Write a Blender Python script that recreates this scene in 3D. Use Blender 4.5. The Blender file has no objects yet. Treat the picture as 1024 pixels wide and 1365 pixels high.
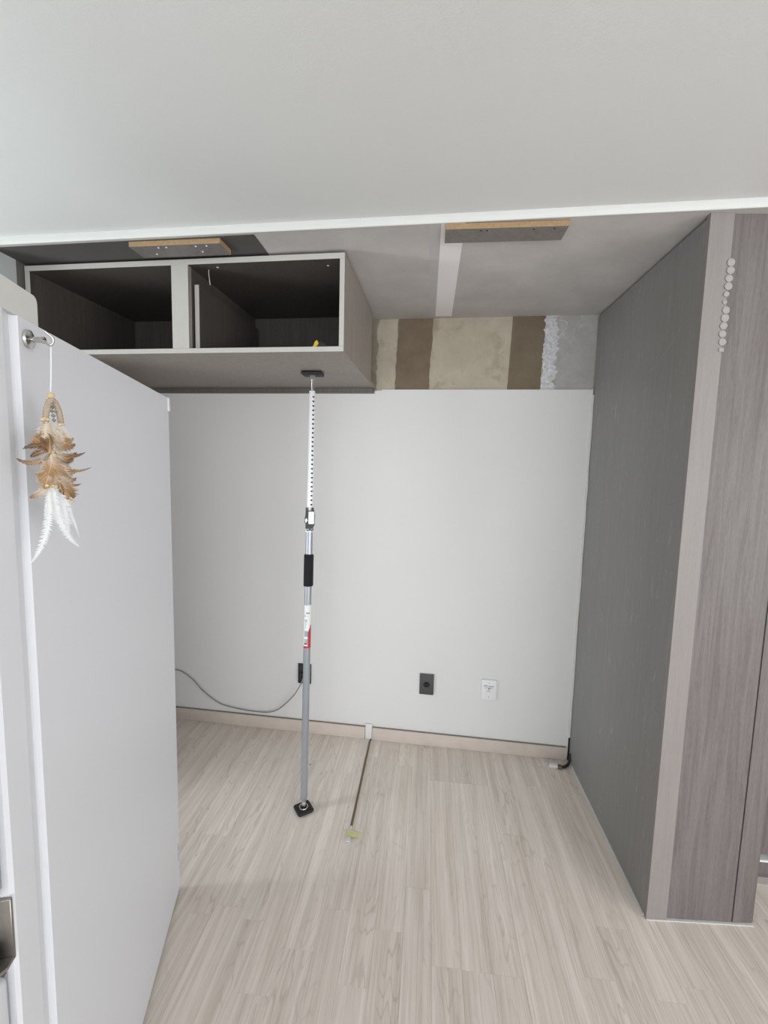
import bpy, bmesh, math, random
from mathutils import Vector, Matrix

# ------------------------------------------------------------ camera, world, light, exposure
scene = bpy.context.scene
COL = scene.collection
PI = math.pi
EYE = Vector((0, 0, 1.54))
FPX = 580.0
YAW, PITCH, ROLL = -0.1, 0.0987, 0.0241
cy_, sy_, cp_, sp_ = math.cos(YAW), math.sin(YAW), math.cos(PITCH), math.sin(PITCH)
fwd = Vector((sy_*cp_, cy_*cp_, -sp_))
rgt0 = Vector((cy_, -sy_, 0))
up0 = rgt0.cross(fwd)
rgt = math.cos(ROLL)*rgt0 + math.sin(ROLL)*up0
upv = -math.sin(ROLL)*rgt0 + math.cos(ROLL)*up0
cam_data = bpy.data.cameras.new('camera')
cam_data.sensor_fit = 'HORIZONTAL'
cam_data.sensor_width = 36.0
cam_data.lens = FPX/1024*36.0
cam_data.clip_start = 0.02
cam = bpy.data.objects.new('camera', cam_data)
COL.objects.link(cam)
M = Matrix((rgt, upv, -fwd)).transposed().to_4x4()
M.translation = EYE
cam.matrix_world = M
scene.camera = cam

world = bpy.data.worlds.new('world')
scene.world = world
world.use_nodes = True
world.node_tree.nodes['Background'].inputs[0].default_value = (0.75, 0.85, 1.0, 1)
world.node_tree.nodes['Background'].inputs[1].default_value = 0.3


def area(name, loc, rot, sx, sy, power, color):
    l = bpy.data.lights.new(name, 'AREA')
    l.shape = 'RECTANGLE'
    l.size, l.size_y = sx, sy
    l.energy = power
    l.color = color
    o = bpy.data.objects.new(name, l)
    COL.objects.link(o)
    o.location = loc
    o.rotation_euler = rot
    return o


# daylight through the wide balcony window behind the photographer
area('window_daylight', (0.85, -2.56, 1.30), (PI/2, 0, 0), 3.9, 1.8, 86, (0.95, 0.98, 1.03))
# daylight through the window of the far right wall
area('right_window_daylight', (3.86, -1.42, 1.30), (0, PI/2, 0), 1.8, 1.95, 78, (0.98, 0.98, 1.01))
# daylight through the window of the left wall, level with the back of the fridge
area('side_window_daylight', (-2.60, 0.84, 1.00), (0, -PI/2, 0), 1.3, 0.55, 28, (0.93, 1.0, 1.04))

scene.view_settings.view_transform = 'Standard'
scene.view_settings.look = 'None'
scene.view_settings.gamma = 1.0
scene.view_settings.use_curve_mapping = False
scene.view_settings.exposure = 0.0

# ------------------------------------------------------------ measures of the place
R_, D_, MS = 0.804, 2.304, -0.0329      # right wall x, back wall y at the right corner, slope of the back wall
TH = math.atan(MS)
HN, HR = 2.318, 2.340                   # niche ceiling, room ceiling
XL = -1.63                              # left wall of the niche
rnd = random.Random(7)


def yb(x, off=0.0):
    return D_ + MS*(x-R_) - off


# ------------------------------------------------------------ materials
def lin(h):
    c = [int(h[i:i+2], 16)/255 for i in (0, 2, 4)]
    return tuple(((v/12.92) if v <= 0.04045 else ((v+0.055)/1.055)**2.4) for v in c) + (1,)


class NT:
    def __init__(s, name, color='808080', rough=0.6, metal=0.0, spec=0.5):
        s.m = bpy.data.materials.new(name)
        s.m.use_nodes = True
        s.t = s.m.node_tree
        s.b = s.t.nodes['Principled BSDF']
        s.b.inputs['Base Color'].default_value = lin(color)
        s.b.inputs['Roughness'].default_value = rough
        s.b.inputs['Metallic'].default_value = metal
        s.b.inputs['Specular IOR Level'].default_value = spec

    def n(s, typ, **kw):
        nd = s.t.nodes.new(typ)
        for k, v in kw.items():
            if k in nd.inputs.keys():
                nd.inputs[k].default_value = v
            else:
                setattr(nd, k, v)
        return nd

    def l(s, a, b):
        s.t.links.new(a, b)

    def coord(s, scale=(1, 1, 1), kind='Object', rot=(0, 0, 0), loc=(0, 0, 0)):
        c = s.n('ShaderNodeTexCoord')
        mp = s.n('ShaderNodeMapping')
        mp.inputs['Scale'].default_value = scale
        mp.inputs['Rotation'].default_value = rot
        mp.inputs['Location'].default_value = loc
        s.l(c.outputs[kind], mp.inputs[0])
        return mp.outputs[0]

    def noise(s, vec, scale, detail=3, rough=0.5, dist=0.0):
        nd = s.n('ShaderNodeTexNoise')
        nd.inputs['Scale'].default_value = scale
        nd.inputs['Detail'].default_value = detail
        nd.inputs['Roughness'].default_value = rough
        nd.inputs['Distortion'].default_value = dist
        s.l(vec, nd.inputs['Vector'])
        return nd.outputs['Fac']

    def ramp(s, fac, stops):
        r = s.n('ShaderNodeValToRGB')
        e = r.color_ramp.elements
        while len(e) < len(stops):
            e.new(0.5)
        for i, (p, c) in enumerate(stops):
            e[i].position = p
            e[i].color = lin(c) if isinstance(c, str) else (c, c, c, 1)
        s.l(fac, r.inputs[0])
        return r.outputs[0]

    def mix(s, fac, a, b, mode='MIX'):
        x = s.n('ShaderNodeMix', data_type='RGBA', blend_type=mode)
        for i, v in ((0, fac), (6, a), (7, b)):
            if isinstance(v, (int, float)):
                x.inputs[i].default_value = v
            elif isinstance(v, str):
                x.inputs[i].default_value = lin(v)
            else:
                s.l(v, x.inputs[i])
        return x.outputs[2]

    def col(s, c):
        s.l(c, s.b.inputs['Base Color'])

    def bump(s, h, strength=0.2, dist=0.01):
        b = s.n('ShaderNodeBump')
        b.inputs['Strength'].default_value = strength
        b.inputs['Distance'].default_value = dist
        s.l(h, b.inputs['Height'])
        s.l(b.outputs[0], s.b.inputs['Normal'])


def plain(name, color, rough=0.6, metal=0.0, var=0.0, scale=30, bump=0.0):
    k = NT(name, color, rough, metal)
    if var or bump:
        v = k.coord()
        f = k.noise(v, scale, 4, 0.6)
        if var:
            k.col(k.mix(1.0, color, k.ramp(f, [(0.25, 1-var), (0.75, 1.0)]), 'MULTIPLY'))
        if bump:
            k.bump(f, bump, 0.003)
    return k.m


def wall_mat(name, color, blotch=0.04):
    k = NT(name, color, 0.75)
    v = k.coord()
    a = k.ramp(k.noise(v, 1.6, 3, 0.5), [(0.3, 1-blotch), (0.7, 1.0)])
    b = k.ramp(k.noise(v, 420, 2, 0.6), [(0.3, 0.97), (0.7, 1.0)])
    k.col(k.mix(1.0, k.mix(1.0, color, a, 'MULTIPLY'), b, 'MULTIPLY'))
    k.bump(k.noise(v, 260, 3, 0.6), 0.12, 0.002)
    return k.m


def laminate(name, c0, c1, scuff=False, grain=1.0):
    """dark wood-look laminate with a fine vertical grain"""
    k = NT(name, c0, 0.5, spec=0.35)
    v = k.coord((26, 26, 1.1))
    g = k.noise(v, 1.6, 6, 0.65, 1.4)
    fine = k.noise(k.coord((1, 1, 0.12)), 420, 2, 0.7)
    base = k.mix(k.ramp(g, [(0.35, 0.0), (0.62, 1.0)]), c0, c1)
    base = k.mix(0.55*grain, base, k.mix(1.0, base, k.ramp(fine, [(0.3, 0.72), (0.7, 1.12)]), 'MULTIPLY'))
    if scuff:
        s1 = k.noise(k.coord((1, 7, 1.6), rot=(0.5, 0, 0)), 7, 5, 0.7, 0.8)
        base = k.mix(k.ramp(s1, [(0.60, 0.0), (0.68, 0.30)]), base, 'b9bab6')
        s2 = k.noise(k.coord(), 1.4, 3, 0.6)
        base = k.mix(k.ramp(s2, [(0.45, 0.0), (0.7, 0.22)]), base, '8c918c')
    k.col(base)
    k.bump(g, 0.12, 0.002)
    return k.m


MT = {}
MT['ceiling'] = wall_mat('ceiling_paint', 'dddedc')
k = NT('niche_ceiling_board', 'b1adab', 0.8)
v = k.coord(kind='Object')
sep = k.n('ShaderNodeSeparateXYZ')
k.l(v, sep.inputs[0])


def band(k, x, lo, hi, soft):
    m1 = k.n('ShaderNodeMapRange', clamp=True)
    m1.inputs[1].default_value, m1.inputs[2].default_value = lo-soft, lo+soft
    m2 = k.n('ShaderNodeMapRange', clamp=True)
    m2.inputs[1].default_value, m2.inputs[2].default_value = hi-soft, hi+soft
    m2.inputs[3].default_value, m2.inputs[4].default_value = 1, 0
    k.l(x, m1.inputs[0]); k.l(x, m2.inputs[0])
    mm = k.n('ShaderNodeMath', operation='MULTIPLY')
    k.l(m1.outputs[0], mm.inputs[0]); k.l(m2.outputs[0], mm.inputs[1])
    return mm.outputs[0]


nz = k.noise(v, 7, 4, 0.6)
base = k.mix(k.ramp(nz, [(0.3, 0.0), (0.7, 1.0)]), 'b4b0ad', 'c2bebb')
k.col(k.mix(0.0, base, 'a09c9a'))
k.bump(k.noise(v, 300, 2), 0.1, 0.002)
MT['niche_ceiling'] = k.m
MT['filler'] = wall_mat('joint_filler', 'eeebea')
MT['trim_white'] = plain('white_cornice_paint', 'd3d5d1', 0.45)
MT['wall_white'] = wall_mat('white_wall_paint', 'e6e6e4')
MT['wall_pale'] = wall_mat('pale_grey_wall_paint', 'c3c8c6')
MT['board_white'] = wall_mat('white_wall_board', 'dedddb', 0.03)
MT['baseboard'] = plain('beige_baseboard', 'cfc3b8', 0.6, var=0.12, scale=14)
MT['baseboard_top'] = plain('baseboard_top_dark_line', '8a8075', 0.7, var=0.1)
MT['side_lam'] = laminate('dark_grey_laminate_scuffed', '888684', '8e8c8a', True, 0.35)
MT['front_lam'] = laminate('grey_wood_grain_laminate', '69625f', '7a7472')
MT['edge_lam'] = laminate('light_taupe_edge_panel', '8c8683', '918b88', grain=0.35)
MT['niche_lam'] = laminate('dark_taupe_laminate', '625e5b', '6c6864')
MT['cab'] = laminate('taupe_cabinet_board', '8b837c', '968e86', grain=1.0)
MT['cab_edge'] = plain('cabinet_edge_banding', 'bfbdb6', 0.55, var=0.14, scale=260)
MT['dark'] = plain('black_gap', '141312', 0.9)
MT['caulk'] = plain('white_caulk', 'd2d1cd', 0.7, var=0.1, scale=60)
MT['fridge'] = plain('white_fridge_enamel', 'dddfe3', 0.34, bump=0.02, scale=300)
MT['fridge_cover'] = plain('warm_white_plastic', 'd3d3cd', 0.5)
MT['gasket'] = plain('grey_rubber_gasket', '9a9da2', 0.7)
MT['steel'] = plain('brushed_steel', 'a19d98', 0.38, 1.0, var=0.1, scale=120)
MT['chrome'] = plain('chrome', 'c9c6c4', 0.14, 1.0)
MT['tube'] = plain('grey_coated_steel_tube', 'a7adb3', 0.33, 0.55)
MT['rod'] = plain('white_zinc_rod', 'f4f6f8', 0.35, 0.1)
MT['rubber'] = plain('black_rubber', '151416', 0.6, bump=0.2, scale=500)
MT['foam'] = plain('black_foam_grip', '121214', 0.85, bump=0.4, scale=700)
MT['black_plastic'] = plain('black_plastic', '1d1d1f', 0.4)
MT['white_plastic'] = plain('white_plastic', 'e4e4e4', 0.42)
MT['grey_plate'] = plain('dark_grey_outlet_plate', '4a494a', 0.5)
MT['black_plate'] = plain('black_outlet_plate', '2b2c2f', 0.45)
MT['cable'] = plain('grey_cable', '85868a', 0.5)
MT['mdf'] = plain('raw_mdf_edge', 'b0946f', 0.85, var=0.35, scale=90)
MT['block_face'] = plain('grey_block_laminate', '807b77', 0.6, var=0.25, scale=40)
MT['yellow_tape'] = plain('yellow_tape', 'd2cf96', 0.6, var=0.15, scale=80)
MT['yellow'] = plain('yellow_plastic', 'e0b81c', 0.5)
MT['led'] = plain('led_channel', '6f675b', 0.5, 0.3, var=0.2, scale=30)
MT['ink'] = plain('black_ink', '3a3a3c', 0.8)
MT['greyink'] = plain('grey_ink', 'aeb0b0', 0.8)
MT['red'] = plain('red_print', 'b8333c', 0.5)
MT['blue'] = plain('blue_print', '7f9bb0', 0.5)
MT['paper'] = plain('white_sticker', 'e6e7e6', 0.5)
MT['dot'] = plain('off_white_felt_dot', 'aaa5a2', 0.9, var=0.18, scale=160, bump=0.4)
MT['bead'] = plain('wood_bead', 'cdb892', 0.6)
MT['cord'] = plain('white_cord', 'd9dada', 0.8)
MT['wrap'] = plain('beige_suede_wrap', 'b3a48e', 0.9, var=0.3, scale=400)
MT['crumb'] = plain('plaster_crumb', 'e4e2de', 0.9)
MT['scuff'] = plain('dark_scuff', '8a8c92', 0.7)


def wallpatch(name, c0, c1, c2=None, scale=12, bump=0.5):
    k = NT(name, c0, 0.9)
    v = k.coord()
    f = k.noise(v, scale, 6, 0.65, 0.4)
    c = k.mix(k.ramp(f, [(0.32, 0.0), (0.68, 1.0)]), c0, c1)
    if c2:
        g = k.noise(v, scale*0.6, 4, 0.6)
        c = k.mix(k.ramp(g, [(0.55, 0.0), (0.66, 0.8)]), c, c2)
    k.col(c)
    k.bump(f, bump, 0.006)
    return k.m


MT['plaster_beige'] = wallpatch('bare_beige_plaster', 'aca391', 'b9b09e', '9a8f7a')
MT['mortar'] = wallpatch('dark_brown_adhesive_band', '6e6150', '7b6e5b')
MT['plaster_white'] = wallpatch('rough_white_plaster', 'bcbcbe', 'dcdcdd', scale=40, bump=1.0)
MT['concrete'] = wallpatch('bare_grey_concrete', 'a3a19f', 'afadab', 'bbbbbb', scale=16)
MT['edge_shade'] = wallpatch('painted_edge_shade', '7d7467', '958b7c')

# feathers carry their own colour in a colour attribute
k = NT('feather', 'ffffff', 0.8)
at = k.n('ShaderNodeAttribute', attribute_name='tint')
k.col(at.outputs['Color'])
k.b.inputs['Subsurface Weight'].default_value = 0.0
tr = k.n('ShaderNodeBsdfTranslucent')
k.l(at.outputs['Color'], tr.inputs[0])
mx = k.n('ShaderNodeMixShader')
mx.inputs[0].default_value = 0.35
k.l(k.b.outputs[0], mx.inputs[1]); k.l(tr.outputs[0], mx.inputs[2])
k.l(mx.outputs[0], k.t.nodes['Material Output'].inputs[0])
MT['feather'] = k.m

# floor: pale greyish oak, one number per plank shifts its grain and its tone
k = NT('pale_oak_plank', 'bdb3a7', 0.42, spec=0.4)
geo = k.n('ShaderNodeNewGeometry')
at = k.n('ShaderNodeAttribute', attribute_name='plank_tone')
off = k.n('ShaderNodeVectorMath', operation='SCALE')
off.inputs[0].default_value = (13.1, 37.7, 5.3)
k.l(at.outputs['Fac'], off.inputs['Scale'])
addv = k.n('ShaderNodeVectorMath', operation='ADD')
k.l(geo.outputs['Position'], addv.inputs[0]); k.l(off.outputs[0], addv.inputs[1])


def mapped(scale):
    mp = k.n('ShaderNodeMapping')
    mp.inputs['Scale'].default_value = scale
    k.l(addv.outputs[0], mp.inputs[0])
    return mp.outputs[0]


low = k.noise(mapped((5.0, 0.75, 1)), 1.6, 3, 0.5)
wv = k.n('ShaderNodeMath', operation='MULTIPLY'); wv.inputs[1].default_value = 115
k.l(low, wv.inputs[0])
sn = k.n('ShaderNodeMath', operation='SINE'); k.l(wv.outputs[0], sn.inputs[0])
cath = k.ramp(sn.outputs[0], [(0.0, 0.0), (0.8, 0.15), (1.0, 1.0)])
fib = k.noise(mapped((190, 3.0, 1)), 1.0, 5, 0.75)
fib2 = k.noise(mapped((34, 1.1, 1)), 1.0, 4, 0.6, 0.6)
mask = k.ramp(k.noise(mapped((9, 0.6, 1)), 1.0, 2, 0.5), [(0.42, 0.0), (0.62, 1.0)])
c = k.mix(k.ramp(fib2, [(0.3, 0.0), (0.7, 1.0)]), 'cfc4b8', 'eae1d8')
c = k.mix(k.ramp(fib, [(0.48, 0.0), (0.72, 0.6)]), c, 'b4a89c')
mm = k.n('ShaderNodeMath', operation='MULTIPLY'); mm.inputs[1].default_value = 0.36
k.l(cath, mm.inputs[0])
m3 = k.n('ShaderNodeMath', operation='MULTIPLY'); k.l(mm.outputs[0], m3.inputs[0]); k.l(mask, m3.inputs[1])
c = k.mix(m3.outputs[0], c, 'a09488')
tone = k.n('ShaderNodeMapRange'); tone.inputs[3].default_value = 0.965; tone.inputs[4].default_value = 1.03
k.l(at.outputs['Fac'], tone.inputs[0])
c = k.mix(1.0, c, tone.outputs[0], 'MULTIPLY')
k.col(c)
k.bump(fib, 0.05, 0.001)
MT['plank'] = k.m


# ------------------------------------------------------------ mesh helpers
def new_obj(name, me, mat, parent=None):
    if mat is not None:
        for m in (mat if isinstance(mat, (list, tuple)) else [mat]):
            me.materials.append(m)
    o = bpy.data.objects.new(name, me)
    COL.objects.link(o)
    if parent is not None:
        o.parent = parent
    return o


def from_bm(name, bm, mat, parent=None, smooth=False):
    bmesh.ops.recalc_face_normals(bm, faces=bm.faces[:])
    me = bpy.data.meshes.new(name)
    bm.to_mesh(me)
    bm.free()
    if smooth:
        for p in me.polygons:
            p.use_smooth = True
        me.set_sharp_from_angle(angle=math.radians(40))
    return new_obj(name, me, mat, parent)


def add_box(bm, a, b, bevel=0.0, seg=2, mat=0, xf=None):
    r = bmesh.ops.create_cube(bm, size=1.0)
    vs = r['verts']
    for v in vs:
        v.co = Vector([a[i] + (v.co[i]+0.5)*(b[i]-a[i]) for i in range(3)])
    fs = set(f for v in vs for f in v.link_faces)
    if bevel > 0:
        es = list(set(e for v in vs for e in v.link_edges))
        rr = bmesh.ops.bevel(bm, geom=es, offset=bevel, segments=seg, affect='EDGES', profile=0.5)
        fs = set(rr['faces']) | set(f for f in fs if f.is_valid)
        vs = list(set(v for f in fs for v in f.verts))
    for f in fs:
        f.material_index = mat
    if xf is not None:
        bmesh.ops.transform(bm, matrix=xf, verts=list(set(v for f in fs for v in f.verts)))
    return fs


def box(name, a, b, mat, parent=None, bevel=0.0, seg=2):
    a2 = [min(a[i], b[i]) for i in range(3)]; b2 = [max(a[i], b[i]) for i in range(3)]
    bm = bmesh.new()
    add_box(bm, a2, b2, bevel, seg)
    return from_bm(name, bm, mat, parent, bevel > 0)


def add_prism(bm, pts, lo, hi, axis='Z', mat=0):
    """polygon extruded along an axis; pts are the two other coordinates in order"""
    def P(u, v, h):
        return {'Z': (u, v, h), 'Y': (u, h, v), 'X': (h, u, v)}[axis]
    A = [bm.verts.new(P(u, v, lo)) for u, v in pts]
    B = [bm.verts.new(P(u, v, hi)) for u, v in pts]
    fs = [bm.faces.new(A), bm.faces.new(B)]
    n = len(pts)
    for i in range(n):
        fs.append(bm.faces.new((A[i], A[(i+1) % n], B[(i+1) % n], B[i])))
    for f in fs:
        f.material_index = mat
    return fs


def prism(name, pts, lo, hi, mat, parent=None, axis='Z'):
    bm = bmesh.new()
    add_prism(bm, pts, lo, hi, axis)
    return from_bm(name, bm, mat, parent)


def add_lathe(bm, prof, seg=24, xf=None, mat=0):
    """(radius, z) profile turned about Z"""
    rings = []
    for r, z in prof:
        if r < 1e-6:
            rings.append([bm.verts.new((0, 0, z))])
        else:
            rings.append([bm.verts.new((r*math.cos(2*PI*i/seg), r*math.sin(2*PI*i/seg), z)) for i in range(seg)])
    fs = []
    for A, B in zip(rings, rings[1:]):
        for i in range(seg):
            j = (i+1) % seg
            if len(A) == 1 and len(B) == 1:
                continue
            if len(A) == 1:
                fs.append(bm.faces.new((A[0], B[i], B[j])))
            elif len(B) == 1:
                fs.append(bm.faces.new((A[i], A[j], B[0])))
            else:
                fs.append(bm.faces.new((A[i], A[j], B[j], B[i])))
    for f in fs:
        f.material_index = mat
    if xf is not None:
        bmesh.ops.transform(bm, matrix=xf, verts=[v for r in rings for v in r])
    return fs


def lathe(name, prof, mat, parent=None, seg=24, xf=None):
    bm = bmesh.new()
    add_lathe(bm, prof, seg, xf)
    return from_bm(name, bm, mat, parent, True)


def cyl(r, z0, z1, ch=0.0):
    return [(0, z0), (r-ch, z0), (r, z0+ch), (r, z1-ch), (r-ch, z1), (0, z1)] if ch else [(0, z0), (r, z0), (r, z1), (0, z1)]


def smooth_path(pts, n=8):
    P = [Vector(p) for p in pts]
    out = []
    for i in range(len(P)-1):
        p0, p1, p2, p3 = P[max(i-1, 0)], P[i], P[i+1], P[min(i+2, len(P)-1)]
        for j in range(n):
            t = j/n
            out.append(0.5*((2*p1)+(p2-p0)*t+(2*p0-5*p1+4*p2-p3)*t*t+(3*p1-p0-3*p2+p3)*t**3))
    out.append(P[-1])
    return out


def add_tube(bm, pts, r, seg=8, mat=0):
    P = [Vector(p) for p in pts]
    rr = r if isinstance(r, (list, tuple)) else [r]*len(P)
    t0 = (P[1]-P[0]).normalized()
    nrm = t0.orthogonal().normalized()
    rings = []
    for i, p in enumerate(P):
        t = (P[min(i+1, len(P)-1)]-P[max(i-1, 0)]).normalized()
        nrm = (nrm - t*nrm.dot(t)).normalized()
        bn = t.cross(nrm)
        rings.append([bm.verts.new(p + rr[i]*(nrm*math.cos(2*PI*a/seg)+bn*math.sin(2*PI*a/seg))) for a in range(seg)])
    fs = [bm.faces.new(rings[0]), bm.faces.new(rings[-1])]
    for A, B in zip(rings, rings[1:]):
        for i in range(seg):
            j = (i+1) % seg
            fs.append(bm.faces.new((A[i], A[j], B[j], B[i])))
    for f in fs:
        f.material_index = mat
    return fs


def tube(name, pts, r, mat, parent=None, seg=8):
    bm = bmesh.new()
    add_tube(bm, pts, r, seg)
    return from_bm(name, bm, mat, parent, True)


def empty(name, loc, rotz=0.0):
    o = bpy.data.objects.new(name, None)
    o.empty_display_size = 0.05
    COL.objects.link(o)
    o.location = loc
    o.rotation_euler = (0, 0, rotz)
    return o


def tag(o, label, cat, group=None):
    o['label'] = label
    o['category'] = cat
    if group:
        o['group'] = group
    return o


def struct(o):
    o['kind'] = 'structure'
    return o


# ------------------------------------------------------------ room shell
X0, X1, Y0 = -2.70, 3.90, -2.62
floor = struct(box('floor', (X0-0.1, Y0-0.1, -0.06), (X1+0.1, 2.6, -0.005), plain('floor_screed', '6f675d', 0.9)))

# planks: the ones near the niche are objects of their own, the rest of the room's is one joined part
PW, PL = 0.094, 0.82
ends = {-4: 1.087, -3: 1.22, -2: 1.36, 3: 1.225, 4: 1.225}


def plank_bm(bm, x0, x1, y0, y1, tone, layer):
    g, ch = 0.00015, 0.0005
    x0 += g; x1 -= g; y0 += g; y1 -= g
    z1 = 0.0
    lo = [bm.verts.new(c) for c in ((x0, y0, -0.005), (x1, y0, -0.005), (x1, y1, -0.005), (x0, y1, -0.005))]
    mi = [bm.verts.new(c) for c in ((x0, y0, z1-ch), (x1, y0, z1-ch), (x1, y1, z1-ch), (x0, y1, z1-ch))]
    hi = [bm.verts.new(c) for c in ((x0+ch, y0+ch, z1), (x1-ch, y0+ch, z1), (x1-ch, y1-ch, z1), (x0+ch, y1-ch, z1))]
    fs = [bm.faces.new(hi), bm.faces.new(lo[::-1])]
    for A, B in ((lo, mi), (mi, hi)):
        for i in range(4):
            fs.append(bm.faces.new((A[i], A[(i+1) % 4], B[(i+1) % 4], B[i])))
    for v in lo+mi+hi:
        v[layer] = tone
    return fs


far = bmesh.new()
far_layer = far.verts.layers.float.new('plank_tone')
plank_count = 0
i0 = int(math.floor((X0+0.128)/PW))
i1 = int(math.ceil((X1+0.128)/PW))
for i in range(i0, i1):
    xa = -0.128+PW*i
    xb = min(xa+PW, X1); xa = max(xa, X0)
    start = ends.get(i, 1.3+rnd.random()*PL)
    ys = [start+j*PL for j in range(-6, 4)]
    for y in ys:
        ya, ye = max(y, Y0), min(y+PL, yb((xa+xb)/2)+0.03)
        if ye-ya < 0.02:
            continue
        tone = rnd.random()
        if ye > 0.45 and xa > -1.72 and xb < 1.95 and plank_count < 290:
            bm = bmesh.new()
            ly = bm.verts.layers.float.new('plank_tone')
            plank_bm(bm, xa, xb, ya, ye, tone, ly)
            from_bm('plank', bm, MT['plank'], floor)
            plank_count += 1
        else:
            plank_bm(far, xa, xb, ya, ye, tone, far_layer)
o = from_bm('plank_field', far, MT['plank'], floor)
o['kind'] = 'stuff'

# ceilings and the white cornice line between them
E0, E1 = 1.445-0.031*(X0-0.8), 1.445-0.031*(X1-0.8)


def edge(x):
    return 1.445-0.031*(x-0.8)


ceil = struct(prism('ceiling', [(X0, Y0), (X1, Y0), (X1, E1), (X0, E0)], HR, HR+0.08, MT['ceiling']))
nceil = box('niche_ceiling', (X0, 1.36, HN), (X1, 2.6, HN+0.12), MT['niche_ceiling'])
# cut the niche ceiling to the cornice line
bm = bmesh.new()
add_prism(bm, [(X0, E0-0.002), (X1, E1-0.002), (X1, 2.6), (X0, 2.6)], HN, HN+0.14)
nceil.data.materials.clear()
bpy.data.objects.remove(nceil)
nceil = from_bm('niche_ceiling', bm, MT['niche_ceiling'], ceil)
bm = bmesh.new()
prof = [(0.0, HN-0.0015)] + [(-0.004-0.006*math.sin(a), HN-0.0015+0.0235*(1-math.cos(a))*0.5+0.01175*j_/6) for j_, a in [(j, j*PI/12) for j in range(0, 7)]] + [(0.0, HR)]
A = [bm.verts.new((X0, E0+p, z)) for p, z in prof]
B = [bm.verts.new((X1, E1+p, z)) for p, z in prof]
bm.faces.new(A); bm.faces.new(B)
for i in range(len(prof)):
    j = (i+1) % len(prof)
    bm.faces.new((A[i], A[j], B[j], B[i]))
struct(from_bm('trim_1', bm, MT['trim_white'], None, True))
# strip of white joint filler on the niche ceiling, with the faint bare strip beside it
prism('joint_filler', [(0.013, 1.47), (0.088, 1.47), (0.088, 2.31), (0.006, 2.31)], HN-0.0012, HN+0.001, MT['filler'], ceil)
prism('sanded_strip', [(-0.022, 1.47), (0.0125, 1.47), (0.0055, 2.31), (-0.025, 2.31)], HN-0.0008, HN+0.001,
      plain('sanded_ceiling_strip', 'bdbaba', 0.8, var=0.05), ceil)

prism('ceiling_shade_panel', [(XL+0.001, 1.535), (-0.615, 1.50), (-0.615, 2.36), (XL+0.001, 2.39)], HN-0.0015, HN+0.001, plain('painted_ceiling_shade', '55514e', 0.7, var=0.15, scale=9), ceil)  # added dark sheet, stands in for the shade on the ceiling above the cabinet

# back wall with everything that is bare or fixed on it
wb = empty('wall_back', (R_, D_, 0), TH)
bpy.data.objects.remove(wb)
bm = bmesh.new()
add_box(bm, (-2.6, 0.012, -0.01), (0.03, 0.16, HN+0.1))
wb = struct(from_bm('wall_back', bm, MT['plaster_beige']))
wb.location = (R_, D_, 0); wb.rotation_euler = (0, 0, TH)
L = lambda x: (x-R_)/math.cos(TH)       # world x -> distance along the back wall
prism('wall_board', [(L(-1.72), 0.0), (-0.005, 0.0), (-0.005, 1.957), (L(-0.2625), 1.957), (L(-0.2625), 1.952), (L(-0.299), 1.952), (L(-0.299), 1.936), (L(-1.72), 1.936)],
      0.0, 0.0119, MT['board_white'], wb, 'Y')


def jagged(x_lo, x_hi, z0, z1, jl, jr, seed, n=26, slant=0.0):
    r = random.Random(seed)
    left, right = [], []
    a = b = 0.0
    for i in range(n+1):
        z = z0+(z1-z0)*i/n
        a = a*0.6+r.uniform(-jl, jl); b = b*0.6+r.uniform(-jr, jr)
        s = slant*(z-z0)/(z1-z0)
        left.append((L(x_lo)+a+s, z)); right.append((L(x_hi)+b+s, z))
    return left+right[::-1]


Z0, Z1 = 1.95, HN
prism('shade_edge', jagged(-0.345, -0.292, Z0, Z1, 0.001, 0.005, 3), 0.0095, 0.0125, MT['edge_shade'], wb, 'Y')  # shade on the plaster beside the cabinet, put in as a darker strip
prism('adhesive_band', jagged(-0.196, -0.018, Z0, Z1, 0.0025, 0.0022, 5, slant=0.016), 0.0085, 0.0125, MT['mortar'], wb, 'Y')
prism('adhesive_band', jagged(0.384, 0.545, Z0, Z1, 0.0008, 0.0025, 9, slant=0.012), 0.0085, 0.0125, MT['mortar'], wb, 'Y')
prism('grey_concrete_strip', jagged(0.62, 0.798, Z0, Z1, 0.004, 0.0, 11), 0.0095, 0.0125, MT['concrete'], wb, 'Y')
# the rough white plaster seam, a lumpy relief
r_ = random.Random(21)
bm = bmesh.new()
n, mcols = 44, 9
offl = offr = 0
grid = []
for i in range(n+1):
    z = Z0+(Z1-Z0)*i/n
    offl = offl*0.55+r_.uniform(-0.008, 0.008); offr = offr*0.6+r_.uniform(-0.012, 0.012)
    xl, xr = L(0.546)+offl, L(0.618)+offr
    row = []
    for j in range(mcols+1):
        t = j/mcols
        bulge = 0.0 if j in (0, mcols) else 0.0025+r_.uniform(0, 0.0045)
        row.append(bm.verts.new((xl+(xr-xl)*t, 0.0115-bulge, z)))
    grid.append(row)
for i in range(n):
    for j in range(mcols):
        bm.faces.new((grid[i][j], grid[i][j+1], grid[i+1][j+1], grid[i+1][j]))
from_bm('plaster_seam', bm, MT['plaster_white'], wb)
# smear that curls off the seam
tube('plaster_smear', smooth_path([(L(0.60), 0.0095, 2.30), (L(0.655), 0.0095, 2.315-0.03), (L(0.65), 0.0095, 2.25), (L(0.61), 0.0095, 2.21)], 6),
     [0.0022]*18+[0.001], MT['plaster_white'], wb, 6)
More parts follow.
